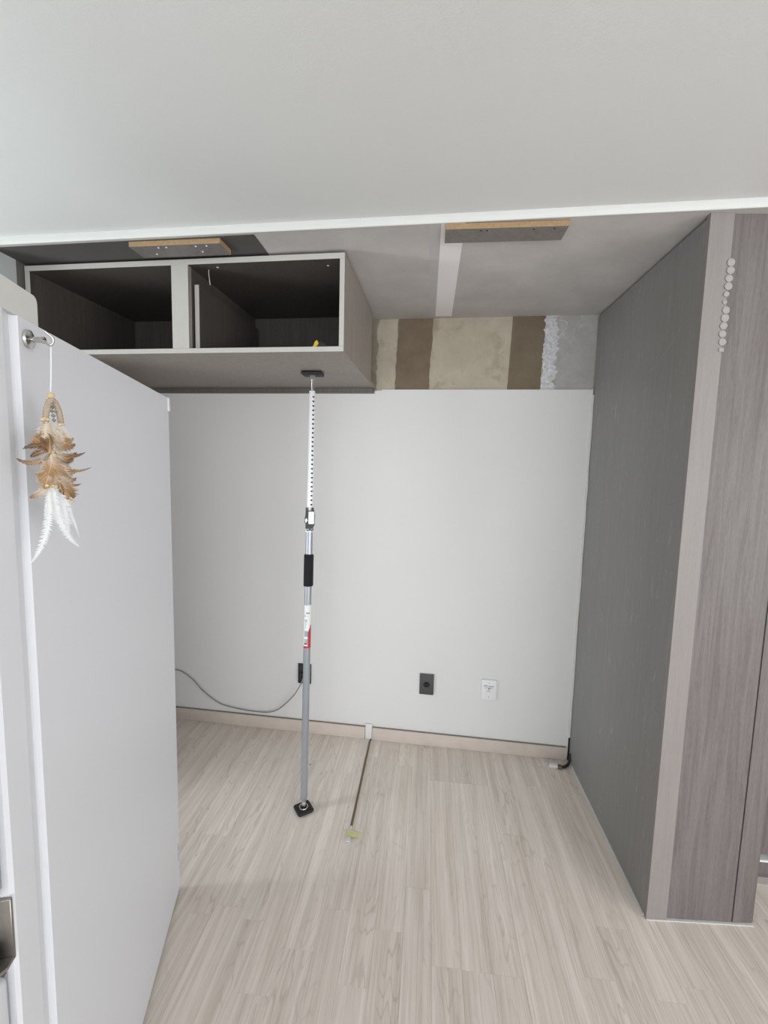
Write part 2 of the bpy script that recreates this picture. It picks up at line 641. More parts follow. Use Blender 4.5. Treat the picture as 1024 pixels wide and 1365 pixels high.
# dark cleat under the cabinet, cable duct between the baseboards, caulk line in the corner
box('wall_cleat', (L(-1.58), -0.014, 1.9362), (L(-0.3085), 0.0118, 1.9630), MT['niche_lam'], wb, 0.001, 1)
box('cable_duct', (L(-0.3105), -0.011, 0.001), (L(-0.2725), -0.0006, 0.092), MT['board_white'], wb, 0.002, 2)
bmc = bmesh.new()
r_ = random.Random(4)
pts = [Vector((-0.0045+r_.uniform(-0.0012, 0.0012), -0.003, 0.13+i*0.05)) for i in range(37)]
add_tube(bmc, pts, [0.0058+r_.uniform(-0.001, 0.0022) for _ in pts], 6)
from_bm('corner_caulk', bmc, MT['caulk'], wb, True)
box('corner_gap', (-0.008, -0.002, 0.0), (-0.001, 0.0, 0.125), MT['dark'], wb)


def baseboard(x0, x1):
    bm = bmesh.new()
    add_box(bm, (L(x0), -0.014, 0.0005), (L(x1), -0.0006, 0.073), 0.0025, 2)
    o = struct(from_bm('baseboard_back', bm, MT['baseboard'], None, True))
    o.location = (R_, D_, 0); o.rotation_euler = (0, 0, TH)
    b = box('dark_top_line', (L(x0)+0.001, -0.0125, 0.0732), (L(x1)-0.001, -0.0008, 0.0755), MT['baseboard_top'], o)  # thin darker line along the top of the baseboard
    return o


baseboard(-1.625, -0.3125)
baseboard(-0.2705, 0.786)

# right wall: niche side panel, edge panel and the grained end panels that face the room
wr = struct(box('wall_right', (R_+0.019, 1.50, 0.0), (1.150, 2.45, HN), MT['dark']))
box('side_panel', (R_, 1.476, 0.006), (R_+0.018, yb(R_)+0.02, HN-0.009), MT['side_lam'], wr, 0.0006, 1)
box('floor_caulk', (R_-0.0065, 1.472, 0.0), (R_+0.010, 2.29, 0.0058), MT['caulk'], wr, 0.001, 1)
# fine pale scratches on the upper part of the side panel
bm = bmesh.new()
r_ = random.Random(31)
SC = [[(1.72, 2.285), (1.735, 2.262), (1.73, 2.24)], [(1.70, 2.275), (1.705, 2.25)], [(1.83, 2.275), (1.85, 2.25), (1.86, 2.215), (1.88, 2.195), (1.90, 2.19)],
      [(1.87, 2.28), (1.90, 2.25), (1.93, 2.235)], [(1.62, 2.235), (1.625, 2.222)], [(1.56, 2.03), (1.62, 1.985), (1.70, 1.945), (1.76, 1.92)], [(2.24, 2.02), (2.25, 2.0), (2.245, 1.985)]]
for q in range(14):
    y = r_.uniform(1.55, 2.2); z = r_.uniform(1.7, 2.28)
    SC.append([(y, z), (y+r_.uniform(-0.006, 0.006), z-r_.uniform(0.003, 0.02))])
for c_ in SC:
    add_tube(bm, smooth_path([(R_-0.0001, y, z) for y, z in c_], 4), 0.0006, 4)
from_bm('scratches', bm, plain('pale_scratch', '9fa09c', 0.8), wr)['kind'] = 'stuff'
prism('edge_panel', [(0.8045, 1.457), (0.8735, 1.462), (0.8735, 1.499), (0.8185, 1.499), (0.8185, 1.4755), (0.8045, 1.4755)], 0.003, HN-0.0005, MT['edge_lam'], wr)
prism('front_panel', [(0.874, 1.468), (1.0955, 1.4815), (1.0955, 1.4995), (0.874, 1.4995)], 0.005, HN-0.0005, MT['front_lam'], wr)
prism('front_panel', [(1.0995, 1.4805), (1.1685, 1.4875), (1.1685, 2.2), (1.1505, 2.2), (1.1505, 1.4995), (1.0995, 1.4995)], 0.005, HN-0.0005, MT['front_lam'], wr)
prism('groove_bead', [(1.0957, 1.486), (1.0993, 1.486), (1.0993, 1.4995), (1.0957, 1.4995)], 0.003, HN-0.0005, MT['edge_lam'], wr)
prism('floor_caulk', [(0.806, 1.4565), (1.168, 1.4795), (1.168, 1.499), (0.83, 1.499)], 0.0, 0.0029, MT['caulk'], wr)

# left wall of the niche and the pale wall beside it
wl = struct(box('wall_left', (XL-0.12, 1.6275, 0), (XL, 2.5, HN), MT['niche_lam']))
box('wall_front_left', (X0, 1.524, 0), (XL, 1.627, HN), MT['wall_pale'], None)
struct(bpy.data.objects['wall_front_left'])

# far right beyond the end wall: grey wardrobe on a plinth
wd = empty('wardrobe', (1.21, 1.655, 0))
tag(wd, 'grey fitted wardrobe on a plinth, just showing past the end wall at the right edge', 'wardrobe')
box('plinth', (0, 0.0, 0), (2.6, 0.5, 0.028), MT['edge_lam'], wd, 0.001, 1)
box('lower_panel', (0, 0.012, 0.0285), (2.6, 0.5, 0.083), MT['front_lam'], wd, 0.001, 1)
box('track', (0, 0.006, 0.0835), (2.6, 0.5, 0.092), MT['white_plastic'], wd, 0.001, 1)
box('recess', (0, 0.05, 0.0925), (2.6, 0.5, 0.112), MT['dark'], wd)
for q in range(3):
    box('door', (0.002+q*0.866, 0.0 if q % 2 else 0.012, 0.1125), (0.864+q*0.866, 0.5, 2.3), MT['front_lam'], wd, 0.001, 1)

# walls that the camera does not see, with the two windows that light the place
wf = bmesh.new()
for a, b in (((X1, Y0, 0), (X1+0.1, -2.42, HR)), ((X1, -0.42, 0), (X1+0.1, 2.6, HR)), ((X1, -2.42, 0), (X1+0.1, -0.42, 0.38)), ((X1, -2.42, 2.22), (X1+0.1, -0.42, HR))):
    add_box(wf, a, b)
struct(from_bm('wall_far_right', wf, MT['wall_white']))
wf = bmesh.new()
for a, b in (((X0-0.1, Y0, 0), (X0, 0.50, HR)), ((X0-0.1, 1.18, 0), (X0, 1.60, HR)), ((X0-0.1, 0.50, 0), (X0, 1.18, 0.35)), ((X0-0.1, 0.50, 1.95), (X0, 1.18, HR))):
    add_box(wf, a, b)
struct(from_bm('wall_far_left', wf, MT['wall_white']))
wf = bmesh.new()
for a, b in (((X0, Y0-0.1, 0), (-1.15, Y0, HR)), ((2.88, Y0-0.1, 0), (X1, Y0, HR)), ((-1.15, Y0-0.1, 2.24), (2.88, Y0, HR)), ((-1.15, Y0-0.1, 0), (2.88, Y0, 0.36))):
    add_box(wf, a, b)
struct(from_bm('wall_rear', wf, MT['wall_white']))


def window(name, axis, a0, a1, z0, z1, at, mull):
    bm = bmesh.new()
    def bb(u0, u1, w0, w1):
        if axis == 'x':
            add_box(bm, (u0, at-0.04, w0), (u1, at, w1))
        else:
            add_box(bm, (at-0.04, u0, w0), (at, u1, w1))
    bb(a0, a1, z0, z0+0.05); bb(a0, a1, z1-0.05, z1)
    for i in range(mull+1):
        c = a0+(a1-a0-0.05)*i/mull
        bb(c, c+0.05, z0+0.05, z1-0.05)
    return struct(from_bm(name, bm, MT['trim_white']))


window('window_1', 'x', -1.15, 2.88, 0.36, 2.24, Y0-0.03, 4)
window('window_2', 'y', 0.50, 1.18, 0.35, 1.95, X0-0.03, 1)
window('window_3', 'y', -2.42, -0.42, 0.38, 2.22, X1+0.08, 3)

# ------------------------------------------------------------ fridge on the left
FA = -0.3068
fridge = empty('fridge', (-0.8518, 1.3674, 0), -FA)
tag(fridge, 'tall white fridge seen from its side, left of the open niche', 'fridge')
FW, FH = 0.70, 1.752
bm = bmesh.new()
# plan of the cabinet: side skin, pressed channel, front frame
pl = [(0, -0.003), (0, -0.797), (-0.008, -0.799), (-0.0095, -0.802), (-0.003, -0.824), (0, -0.833), (0, -0.884), (-0.004, -0.890),
      (-FW+0.004, -0.890), (-FW, -0.884), (-FW, -0.003), (-FW+0.003, 0), (-0.003, 0)]
add_prism(bm, pl, 0.012, FH)
from_bm('cabinet_body', bm, MT['fridge'], fridge, False)
for y in (-0.06, -0.82):
    for x in (-0.06, -FW+0.06):
        lathe('foot', cyl(0.02, 0.0, 0.0135), MT['black_plastic'], fridge, 16, Matrix.Translation((x, y, 0)))
box('rear_cap', (-FW, -0.012, FH-0.042), (0.004, 0.006, FH+0.001), MT['fridge'], fridge, 0.002, 2)


def door(z0, z1):
    bm = bmesh.new()
    add_box(bm, (-FW+0.003, -0.962, z0), (-0.003, -0.899, z1), 0.014, 4)
    d = from_bm('door', bm, MT['fridge'], fridge, True)
    box('gasket', (-FW+0.02, -0.8985, z0+0.012), (-0.012, -0.8905, z1-0.012), MT['gasket'], d)
    return d


door(0.912, FH)
door(0.05, 0.800)
box('handle_recess', (-FW+0.006, -0.930, 0.822), (-0.03, -0.8905, 0.888), MT['gasket'], fridge, 0.004, 2)
hg = box('hinge', (-0.085, -0.896, 0.8105), (0.0008, -0.8905, 0.908), MT['steel'], fridge, 0.001, 1)
prism('hinge_plate', [(0.0008, -0.8965), (0.0008, -0.910), (-0.012, -0.930), (-0.060, -0.930), (-0.080, -0.8965)], 0.812, 0.817, MT['steel'], hg)
lathe('hinge_knuckle', cyl(0.0115, 0.8005, 0.842, 0.002), MT['steel'], hg, 20, Matrix.Translation((-0.022, -0.912, 0)))
lathe('hinge_pin', cyl(0.007, 0.8175, 0.911, 0.001), MT['steel'], hg, 16, Matrix.Translation((-0.045, -0.914, 0)))
# hinge cover on the top, a warmer white box with a rounded rear corner
bm = bmesh.new()
ptsc = [(-0.739, FH+0.0005)] + [(-0.739-0.010*(1-math.cos(a)), FH+0.046-0.010+0.010*math.sin(a)) for a in [j*PI/12 for j in range(7)]] + [(-0.950, FH+0.046), (-0.950, FH+0.0005)]
add_prism(bm, ptsc, -0.60, -0.002, 'X')
from_bm('hinge_cover', bm, MT['fridge_cover'], fridge)
# small dark scratches near the rear bottom edge
bm = bmesh.new()
r_ = random.Random(2)
for q in range(7):
    y = -0.008-r_.uniform(0, 0.012); z = 0.10+r_.uniform(0, 0.07)
    add_tube(bm, [(0.0002, y, z), (0.0002, y+r_.uniform(-0.002, 0.002), z+0.012), (0.0002, y-0.001, z+0.028)], 0.0005, 4)
from_bm('scratches', bm, MT['scuff'], fridge)['kind'] = 'stuff'

# ------------------------------------------------------------ chrome hook on the fridge, feather charm on it
def px_ray(x, y):
    return fwd + rgt*((x-512)/FPX) - upv*((y-682.5)/FPX)


FM = Matrix.Translation((-0.8518, 1.3674, 0)) @ Matrix.Rotation(-FA, 4, 'Z')
FMI = FM.inverted()


def on_fridge(x, y, off):
    """point of the plane standing `off` in front of the fridge side, in fridge coordinates"""
    d = FMI.to_3x3() @ px_ray(x, y)
    c = FMI @ EYE
    return c + d*((off-c.x)/d.x)


hb = on_fridge(36, 452, 0.0)
hook = empty('magnetic_hook', FM @ hb, -FA)
tag(hook, 'small chrome magnetic hook on the upper side of the white fridge', 'hook')
ROT_X = Matrix.Rotation(PI/2, 4, 'Y')
lathe('magnet_base', [(0, 0.0004), (0.0135, 0.0004), (0.0145, 0.002), (0.0135, 0.005), (0.009, 0.007), (0.0055, 0.0085), (0, 0.009)], MT['chrome'], hook, 28, ROT_X)
lathe('hook_stem', [(0, 0.008), (0.0042, 0.008), (0.0042, 0.020), (0.0052, 0.021), (0.0052, 0.024), (0.003, 0.025), (0, 0.025)], MT['chrome'], hook, 20, ROT_X)
HL = on_fridge(68, 459, 0.052)-hb
arm = smooth_path([(0.024, 0, 0)] + [tuple(on_fridge(x, y, o)-hb) for x, y, o in
                  ((54, 453, 0.038), (60, 456, 0.046), (65, 460, 0.051), (69, 459, 0.055), (71, 454, 0.057), (69, 449, 0.056), (64, 445, 0.052), (60, 442, 0.049))], 6)
tube('hook_arm', arm, 0.0017, MT['chrome'], hook, 10)

HP = FM @ (hb+HL)                   # the point of the hook that carries the cord
dc = empty('feather_charm', HP)
tag(dc, 'hanging charm of brown, cream and white feathers on the fridge side', 'ornament')
e_ax = (0.45*Vector((math.cos(FA), -math.sin(FA), 0)) + 0.893*Vector((math.sin(FA), math.cos(FA), 0))).normalized()
n_ax = e_ax.cross(Vector((0, 0, 1))).normalized()
if n_ax.dot(-HP+EYE) < 0:
    n_ax = -n_ax


def dcp(x, y, off=0.0):
    d = px_ray(x, y)
    p = EYE + d*(((HP+n_ax*off)-EYE).dot(n_ax)/d.dot(n_ax))
    return p-HP


top = dcp(67.5, 527)
tube('cord', [Vector((0, 0, 0.002)), (top)*0.5+Vector((0.0005, 0, 0)), top], 0.0011, MT['cord'], dc, 6)
lathe('bead', [(0, -0.005), (0.004, -0.003), (0.0055, 0), (0.004, 0.003), (0, 0.005)], MT['bead'], dc, 14, Matrix.Translation(top))
hoop = smooth_path([dcp(61, 566), dcp(61, 555), dcp(63, 543), dcp(67, 534), dcp(72, 535), dcp(77, 544), dcp(80, 556), dcp(82, 567)], 6)
bm = bmesh.new()
rad = [0.0036*(1+0.22*(i % 2)) for i in range(len(hoop))]
add_tube(bm, hoop, rad, 8)
from_bm('wrapped_hoop', bm, MT['wrap'], dc, True)
for x, y in ((70, 543), (69.5, 548), (71, 554), (72, 560), (75, 549)):
    lathe('crystal', [(0, -0.0035), (0.0033, 0), (0, 0.0035)], MT['chrome'], dc, 6, Matrix.Translation(dcp(x, y)))
for x, y in ((57, 559), (60, 558), (63, 559), (80, 566), (83, 566), (66, 601), (70, 602), (72, 606), (66, 645), (70, 647), (74, 648), (63, 647), (92, 667), (96, 668)):
    lathe('bead', [(0, -0.0026), (0.0026, -0.0015), (0.0032, 0), (0.0026, 0.0015), (0, 0.0026)], MT['bead'], dc, 10, Matrix.Translation(dcp(x, y, 0.012)))


def colmix(a, b, t):
    return [a[i]*(1-t)+b[i]*t for i in range(4)]


CR, TN, BR, DK, WH = lin('ddd0bd'), lin('b8966c'), lin('8f6d4a'), lin('5a4238'), lin('eceeee')


def feather(p0, p1, p2, width, cols, seed, n=26, fluff=0.25):
    """quill along the curve p0-p1-p2 with swept barbs on both sides"""
    r = random.Random(seed)
    bm = bmesh.new()
    ly = bm.verts.layers.float_color.new('tint')
    def tint(s):
        q = s*(len(cols)-1); i = min(int(q), len(cols)-2)
        return colmix(cols[i], cols[i+1], q-i)
    pts = []
    for i in range(n+1):
        s = i/n
        pts.append(p0*(1-s)**2+p1*2*s*(1-s)+p2*s*s)
    view = (EYE-HP).normalized()
    tilt = r.uniform(-0.5, 0.5)
    for i in range(n):
        s = i/n
        a, b = pts[i], pts[i+1]
        t = (b-a).normalized()
        side = t.cross(view).normalized()
        side = (side*math.cos(tilt)+view*math.sin(tilt)).normalized()
        w = width*math.sin(PI*min(1, 0.06+s**0.75*0.94))**0.7
        for sg in (-1, 1):
            j = 1-r.uniform(0, fluff)
            tip = a+side*sg*w*j+t*w*r.uniform(0.5, 0.9)+view*r.uniform(-0.15, 0.25)*w
            mid = (a+tip)*0.5+view*0.10*w
            va, vb, vm, vt = [bm.verts.new(c) for c in (a, b+t*0.0012, mid+t*0.0012, tip)]
            ve = bm.verts.new(mid-t*0.0006)
            f1 = bm.faces.new((va, vb, vm, ve)); f2 = bm.faces.new((ve, vm, vt))
            cc = tint(min(1, s+0.05)); ce = colmix(tint(min(1, s+0.12)), [cc[0]*0.93, cc[1]*0.93, cc[2]*0.93, 1], 0.3)
            for v in (va, vb):
                v[ly] = cc
            for v in (vm, vt, ve):
                v[ly] = ce
    # quill
    for i in range(n):
        a, b = pts[i], pts[i+1]
        t = (b-a).normalized(); side = t.cross(view).normalized()
        q = 0.0005*(1-i/n)+0.00015
        vs = [bm.verts.new(c+view*0.0004) for c in (a-side*q, a+side*q, b+side*q, b-side*q)]
        bm.faces.new(vs)
        for v in vs:
            v[ly] = colmix(tint(i/n), [0.85, 0.78, 0.66, 1], 0.4)
    me = bpy.data.meshes.new('feather')
    bm.to_mesh(me)
    bm.free()
    return new_obj('feather', me, MT['feather'], dc)


# (start, bend, tip) in the charm's own drawing, width in metres, colours root to tip
FE = [
    ((68, 590), (52, 574), (46, 592), .011, (CR, TN, BR), .004), ((66, 597), (48, 590), (31, 598), .006, (TN, BR, DK), .006),
    ((66, 600), (50, 602), (41, 609), .006, (CR, BR, DK), .010), ((64, 606), (44, 626), (22, 611), .0055, (CR, TN, DK), .004),
    ((66, 588), (64, 596), (42, 582), .011, (CR, BR, TN), .010), ((68, 596), (62, 600), (50, 586), .013, (TN, BR, BR), .012),
    ((66, 603), (68, 590), (64, 577), .007, (TN, BR, BR), .016), ((72, 592), (86, 596), (98, 584), .010, (CR, TN, TN), .008),
    ((74, 596), (92, 600), (100, 592), .009, (CR, TN, BR), .004), ((74, 600), (90, 618), (102, 603), .009, (CR, TN, BR), .010),
    ((78, 604), (96, 612), (114, 603), .005, (TN, BR, DK), .006), ((76, 606), (92, 620), (98, 611), .009, (CR, BR, BR), .012),
    ((74, 620), (96, 634), (122, 623), .0045, (CR, TN, BR), .004), ((72, 618), (88, 634), (102, 628), .011, (CR, TN, TN), .010),
    ((70, 612), (60, 640), (51, 634), .012, (CR, TN, TN), .010), ((68, 606), (70, 626), (60, 640), .012, (CR, TN, BR), .014),
    ((70, 604), (76, 630), (72, 650), .013, (CR, TN, CR), .013), ((72, 610), (84, 634), (96, 640), .011, (CR, CR, TN), .008),
    ((76, 634), (94, 652), (108, 645), .005, (CR, BR, BR), .006), ((78, 632), (90, 648), (102, 637), .008, (CR, CR, BR), .008),
    ((80, 640), (96, 650), (98, 664), .012, (CR, TN, BR), .010), ((78, 640), (86, 656), (92, 668), .009, (CR, TN, TN), .013),
    ((76, 642), (84, 650), (83, 663), .006, (TN, BR, DK), .012), ((66, 642), (56, 660), (40, 663), .008, (CR, CR, BR), .004),
    ((66, 630), (62, 642), (60, 652), .009, (CR, TN, TN), .012), ((64, 560), (56, 574), (50, 592), .010, (WH, CR, CR), .000),
    ((66, 562), (68, 578), (66, 600), .013, (CR, CR, TN), .006), ((78, 566), (84, 578), (90, 594), .011, (WH, CR, CR), .002),
    ((74, 568), (76, 584), (80, 602), .012, (CR, CR, CR), .006), ((62, 562), (58, 584), (60, 604), .010, (CR, CR, TN), .008),
    ((70, 608), (66, 622), (54, 616), .009, (CR, CR, CR), .006), ((72, 606), (82, 612), (94, 624), .009, (WH, CR, CR), .004),
]
for i, (a, b, c_, w, cols, off_) in enumerate(FE):
    feather(dcp(*a, off_), dcp(*b, off_+0.006), dcp(*c_, off_*0.6), w, cols, i+10, 24, 0.45)
r_ = random.Random(77)
for i in range(22):
    sx_, sy = r_.uniform(64, 78), r_.uniform(566, 640)
    ang = r_.uniform(-0.2, PI+0.2)
    ln = r_.uniform(9, 20)
    off_ = r_.uniform(0.0, 0.013)
    feather(dcp(sx_, sy, off_), dcp(sx_+ln*0.5*math.cos(ang), sy+ln*0.7*math.sin(ang)*0.6+4, off_),
            dcp(sx_+ln*math.cos(ang), sy+ln*math.sin(ang)*0.7, off_), r_.uniform(0.005, 0.009),
            r_.choice([(WH, CR, CR), (CR, CR, TN), (CR, TN, BR), (CR, TN, TN)]), 200+i, 18, 0.6)
for a, b, c_, w, sd in (((63, 650), (72, 712), (41, 751), .0075, 1), ((66, 650), (64, 690), (62, 725), .006, 2), ((67, 650), (78, 710), (106, 729), .0080, 3),
                        ((74, 652), (86, 668), (96, 700), .010, 4), ((86, 668), (98, 690), (106, 716), .003, 5), ((70, 650), (70, 672), (76, 696), .009, 6),
                        ((80, 656), (86, 690), (92, 716), .008, 7)):
    feather(dcp(*a, 0.006), dcp(*b, 0.009), dcp(*c_, 0.003), w, (WH, WH, WH), 400+sd, 34, 0.15)

# ------------------------------------------------------------ overhead cabinet
cab = empty('overhead_cabinet', (-0.3245, 1.613, 1.9635), TH)
tag(cab, 'open taupe overhead cabinet with two empty compartments, hung under the niche ceiling', 'cabinet')
CW, CH, CD, T = 1.300, 0.343, 0.607, 0.018


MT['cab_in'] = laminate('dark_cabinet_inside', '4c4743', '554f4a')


def board(name, a, b, dark=()):
    bm = bmesh.new()
    add_box(bm, a, b, 0.0006, 1)
    for f in bm.faces:
        c = f.calc_center_median()
        f.normal_update()
        key = max(range(3), key=lambda q: abs(f.normal[q]))
        side = ('x' if key == 0 else 'y' if key == 1 else 'z')+('+' if c[key] > (a[key]+b[key])/2 else '-')
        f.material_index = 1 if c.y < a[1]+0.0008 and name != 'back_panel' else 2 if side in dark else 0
    return from_bm(name, bm, [MT['cab'], MT['cab_edge'], MT['cab_in']], cab)


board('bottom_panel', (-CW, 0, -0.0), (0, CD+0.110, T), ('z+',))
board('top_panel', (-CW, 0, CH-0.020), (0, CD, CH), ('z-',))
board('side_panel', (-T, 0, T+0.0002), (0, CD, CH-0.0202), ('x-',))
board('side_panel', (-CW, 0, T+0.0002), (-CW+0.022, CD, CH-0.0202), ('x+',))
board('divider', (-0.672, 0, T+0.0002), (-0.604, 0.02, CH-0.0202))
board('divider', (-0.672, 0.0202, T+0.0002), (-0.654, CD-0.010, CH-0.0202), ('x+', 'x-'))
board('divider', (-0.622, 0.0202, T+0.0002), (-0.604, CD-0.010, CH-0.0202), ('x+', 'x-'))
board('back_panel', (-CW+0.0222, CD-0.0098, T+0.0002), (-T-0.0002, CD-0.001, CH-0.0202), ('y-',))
for x, y in ((-0.50, 0.03), (-0.075, 0.05)):
    lathe('screw', cyl(0.004, 0, 0.002), MT['caulk'], cab, 10, Matrix.Translation((x, y, CH-0.0222)))

lb = empty('loose_board', (-0.3245, 1.613, 1.9635), TH)
lb.location = Matrix.Translation((-0.3245, 1.613, 1.9635)) @ Matrix.Rotation(TH, 4, 'Z') @ Vector((-0.596, 0.03, T+0.0012))
tag(lb, 'loose taupe board standing upright inside the right compartment of the overhead cabinet', 'board')
bm = bmesh.new()
add_box(bm, (0, 0, 0), (0.018, 0.545, 0.243), 0.0006, 1)
for f in bm.faces:
    f.material_index = 1 if f.calc_center_median().y < 0.001 else 0
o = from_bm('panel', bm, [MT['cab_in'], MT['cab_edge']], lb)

wire = tube('wire_offcut', smooth_path([(-0.868, 1.68, 2.2878), (-0.866, 1.672, 2.272), (-0.8585, 1.668, 2.226)], 4), 0.0012, MT['cord'])
tag(wire, 'thin pale wire end hanging from the top of the right cabinet compartment', 'wire')

tl = empty('tape_measure', (-0.430, 1.672, 1.9822), 0.5)
tag(tl, 'small yellow and black tool lying in the right cabinet compartment', 'tool')
bm = bmesh.new()
add_prism(bm, [(-0.03, 0), (0.034, 0), (0.034, 0.012), (0.024, 0.030), (0.004, 0.034), (-0.012, 0.022), (-0.03, 0.008)], 0.0, 0.03, 'Y')
from_bm('case', bm, MT['black_plastic'], tl)
prism('yellow_clip', [(-0.036, 0.001), (-0.020, 0.001), (-0.004, 0.024), (-0.010, 0.036), (-0.018, 0.030), (-0.024, 0.014)], -0.004, -0.0002, MT['yellow'], tl, 'Y')

# ------------------------------------------------------------ packing blocks on the niche ceiling
def block(x0, y0, x1, y1, dep, label, holes, z=HN-0.0002):
    b = empty('packing_block', (x0, y0, z), math.atan2(y1-y0, x1-x0))
    ln = math.hypot(x1-x0, y1-y0)
    tag(b, label, 'board', 'packing blocks on the niche ceiling')
    bm = bmesh.new()
    add_box(bm, (0, 0, -0.019), (ln, dep, -0.0014), 0.0005, 1)
    for f in bm.faces:
        c = f.calc_center_median()
        f.material_index = 0 if (c.z > -0.0184) else 1
    from_bm('wood_block', bm, [MT['mdf'], MT['block_face']], b)
    for hx, hy, light in holes:
        lathe('screw', [(0, -0.0222), (0.002, -0.0222), (0.0035, -0.0205), (0.0035, -0.0191), (0, -0.0191)] if light else cyl(0.003, -0.0198, -0.0191), MT['caulk'] if light else MT['dark'], b, 10, Matrix.Translation((hx, hy, 0)))
    return b


block(0.027, 1.470, 0.405, 1.470, 0.085, 'MDF packing block on the niche ceiling to the right, at the white cornice',
      ((0.112, 0.013, 0), (0.131, 0.013, 0), (0.275, 0.013, 0), (0.338, 0.013, 0)))
block(-1.082, 1.520, -0.742, 1.513, 0.082, 'MDF packing block on the niche ceiling directly above the overhead cabinet',
      ((0.105, 0.012, 1), (0.135, 0.012, 1), (0.245, 0.012, 1), (0.285, 0.012, 1), (0.07, 0.055, 1), (0.25, 0.05, 1)))

# ------------------------------------------------------------ telescopic support pole
PA, PB = Vector((-0.510, 1.777, 0.0)), Vector((-0.532, 1.955, 1.9630))
foot_top = 0.020
axis = (PB-PA).normalized()
view = (Vector((0, 0, 0))-Vector((PA.x, PA.y, 0))).normalized()
yax = (-view-axis*(-view).dot(axis)).normalized()
xax = yax.cross(axis).normalized()
PM = Matrix((xax, yax, axis)).transposed().to_4x4()
PM.translation = PA
pole = empty('support_pole', PA)
tag(pole, 'grey telescopic support pole wedged between the floor and the overhead cabinet', 'pole')
pole.rotation_mode = 'QUATERNION'
pole.rotation_quaternion = PM.to_quaternion()
LEN = (PB-PA).length
bpy.context.view_layer.update()
PI_M = PM.inverted()


def polepart(o, worldspace=False):
    if worldspace:
        o.data.transform(PI_M)
    return o


# foot: square rubber shoe lying flat on the floor, turned like a diamond
bm = bmesh.new()
add_box(bm, (-0.037, -0.037, 0.0005), (0.037, 0.037, 0.018), 0.011, 4)
bmesh.ops.transform(bm, matrix=Matrix.Translation(PA) @ Matrix.Rotation(math.radians(38), 4, 'Z'), verts=bm.verts[:])
foot = polepart(from_bm('foot_pad', bm, MT['rubber'], pole, True), True)
bm = bmesh.new()
prof = [(0.018+0.0025*math.cos(a), 0.0185+0.0025*math.sin(a)) for a in [j*PI/4 for j in range(9)]]
add_lathe(bm, prof, 28, Matrix.Translation(PA))
rf = polepart(from_bm('swivel_ring', bm, MT['chrome'], pole, True), True)
lathe('ball_joint', [(0, 0.014), (0.009, 0.016), (0.012, 0.024), (0.010, 0.034), (0.008, 0.050), (0, 0.052)], MT['chrome'], pole, 20)
lathe('outer_tube', [(0, 0.040), (0.009, 0.042), (0.0155, 0.056), (0.0155, 1.262), (0.013, 1.264), (0, 1.264)], MT['tube'], pole, 28)
lathe('foam_grip', [(0.0157, 1.012), (0.020, 1.013), (0.0215, 1.018), (0.0215, 1.150), (0.020, 1.155), (0.0157, 1.156)], MT['foam'], pole, 28)
# printed label wrapped round the front of the tube
bm = bmesh.new()
nu, nv = 30, 60
z0l, z1l = 0.737, 0.929
verts = [[None]*(nv+1) for _ in range(nu+1)]
for i in range(nu+1):
    a = -PI/2 + (i/nu-0.5)*2*1.75
    for j in range(nv+1):
        verts[i][j] = bm.verts.new((0.01585*math.cos(a), 0.01585*math.sin(a), z0l+(z1l-z0l)*j/nv))
r_ = random.Random(5)


def label_mat(u, v):
    # u left to right, v bottom to top; 0 paper 1 red 2 blue 3 ink 4 pale grey
    if v < 0.055:
        return 1
    if 0.72 > u > 0.54 and v < 0.50 - (0.72-u)*0.7:
        return 1
    if u >= 0.72 and v < 0.54:
        return 1
    if 0.24 < u < 0.53 and 0.26 < v < 0.40:
        return 2 if (int(u*30)+int(v*60)) % 3 else 4
    if 0.24 < u < 0.50 and 0.09 < v < 0.22:
        if v < 0.12 or u > 0.45:
            return 3
        return 4
    if 0.36 < u < 0.66 and 0.80 < v < 0.828:
        return 4 if int(u*30) % 3 else 3
    if 0.25 < u < 0.34 and 0.725 < v < 0.765:
        return 3
    if 0.40 < u < 0.64 and 0.735 < v < 0.755:
        return 4 if int(u*30) % 2 else 0
    if 0.26 < u < 0.48 and 0.46 < v < 0.66:
        return 4 if (v > 0.62 or abs(u-0.36-(v-0.55)*0.3) < 0.03) else 0
    return 0


for i in range(nu):
    for j in range(nv):
        f = bm.faces.new((verts[i][j], verts[i+1][j], verts[i+1][j+1], verts[i][j+1]))
        f.material_index = label_mat((i+0.5)/nu, (j+0.5)/nv)
lab = from_bm('printed_label', bm, [MT['paper'], MT['red'], MT['blue'], MT['ink'], MT['greyink']], pole, True)
lab['label'] = 'white and red printed label'
# inner rod with its row of slots
lathe('inner_rod', [(0, 1.264), (0.0135, 1.264), (0.0135, 1.884), (0.0125, 1.886), (0, 1.886)], MT['rod'], pole, 24)
bm = bmesh.new()
for q in range(25):
    z = 1.378+q*0.0200
    c, s = math.cos(-PI/2+0.45), math.sin(-PI/2+0.45)
    xf = Matrix.Translation((0.01345*c, 0.01345*s, z)) @ Matrix.Rotation(0.45, 4, 'Z')
    add_box(bm, (-0.0042, -0.0008, -0.0032), (0.0042, 0.0008, 0.0032), xf=xf)
o = from_bm('rod_slots', bm, MT['dark'], pole)
o['kind'] = 'stuff'
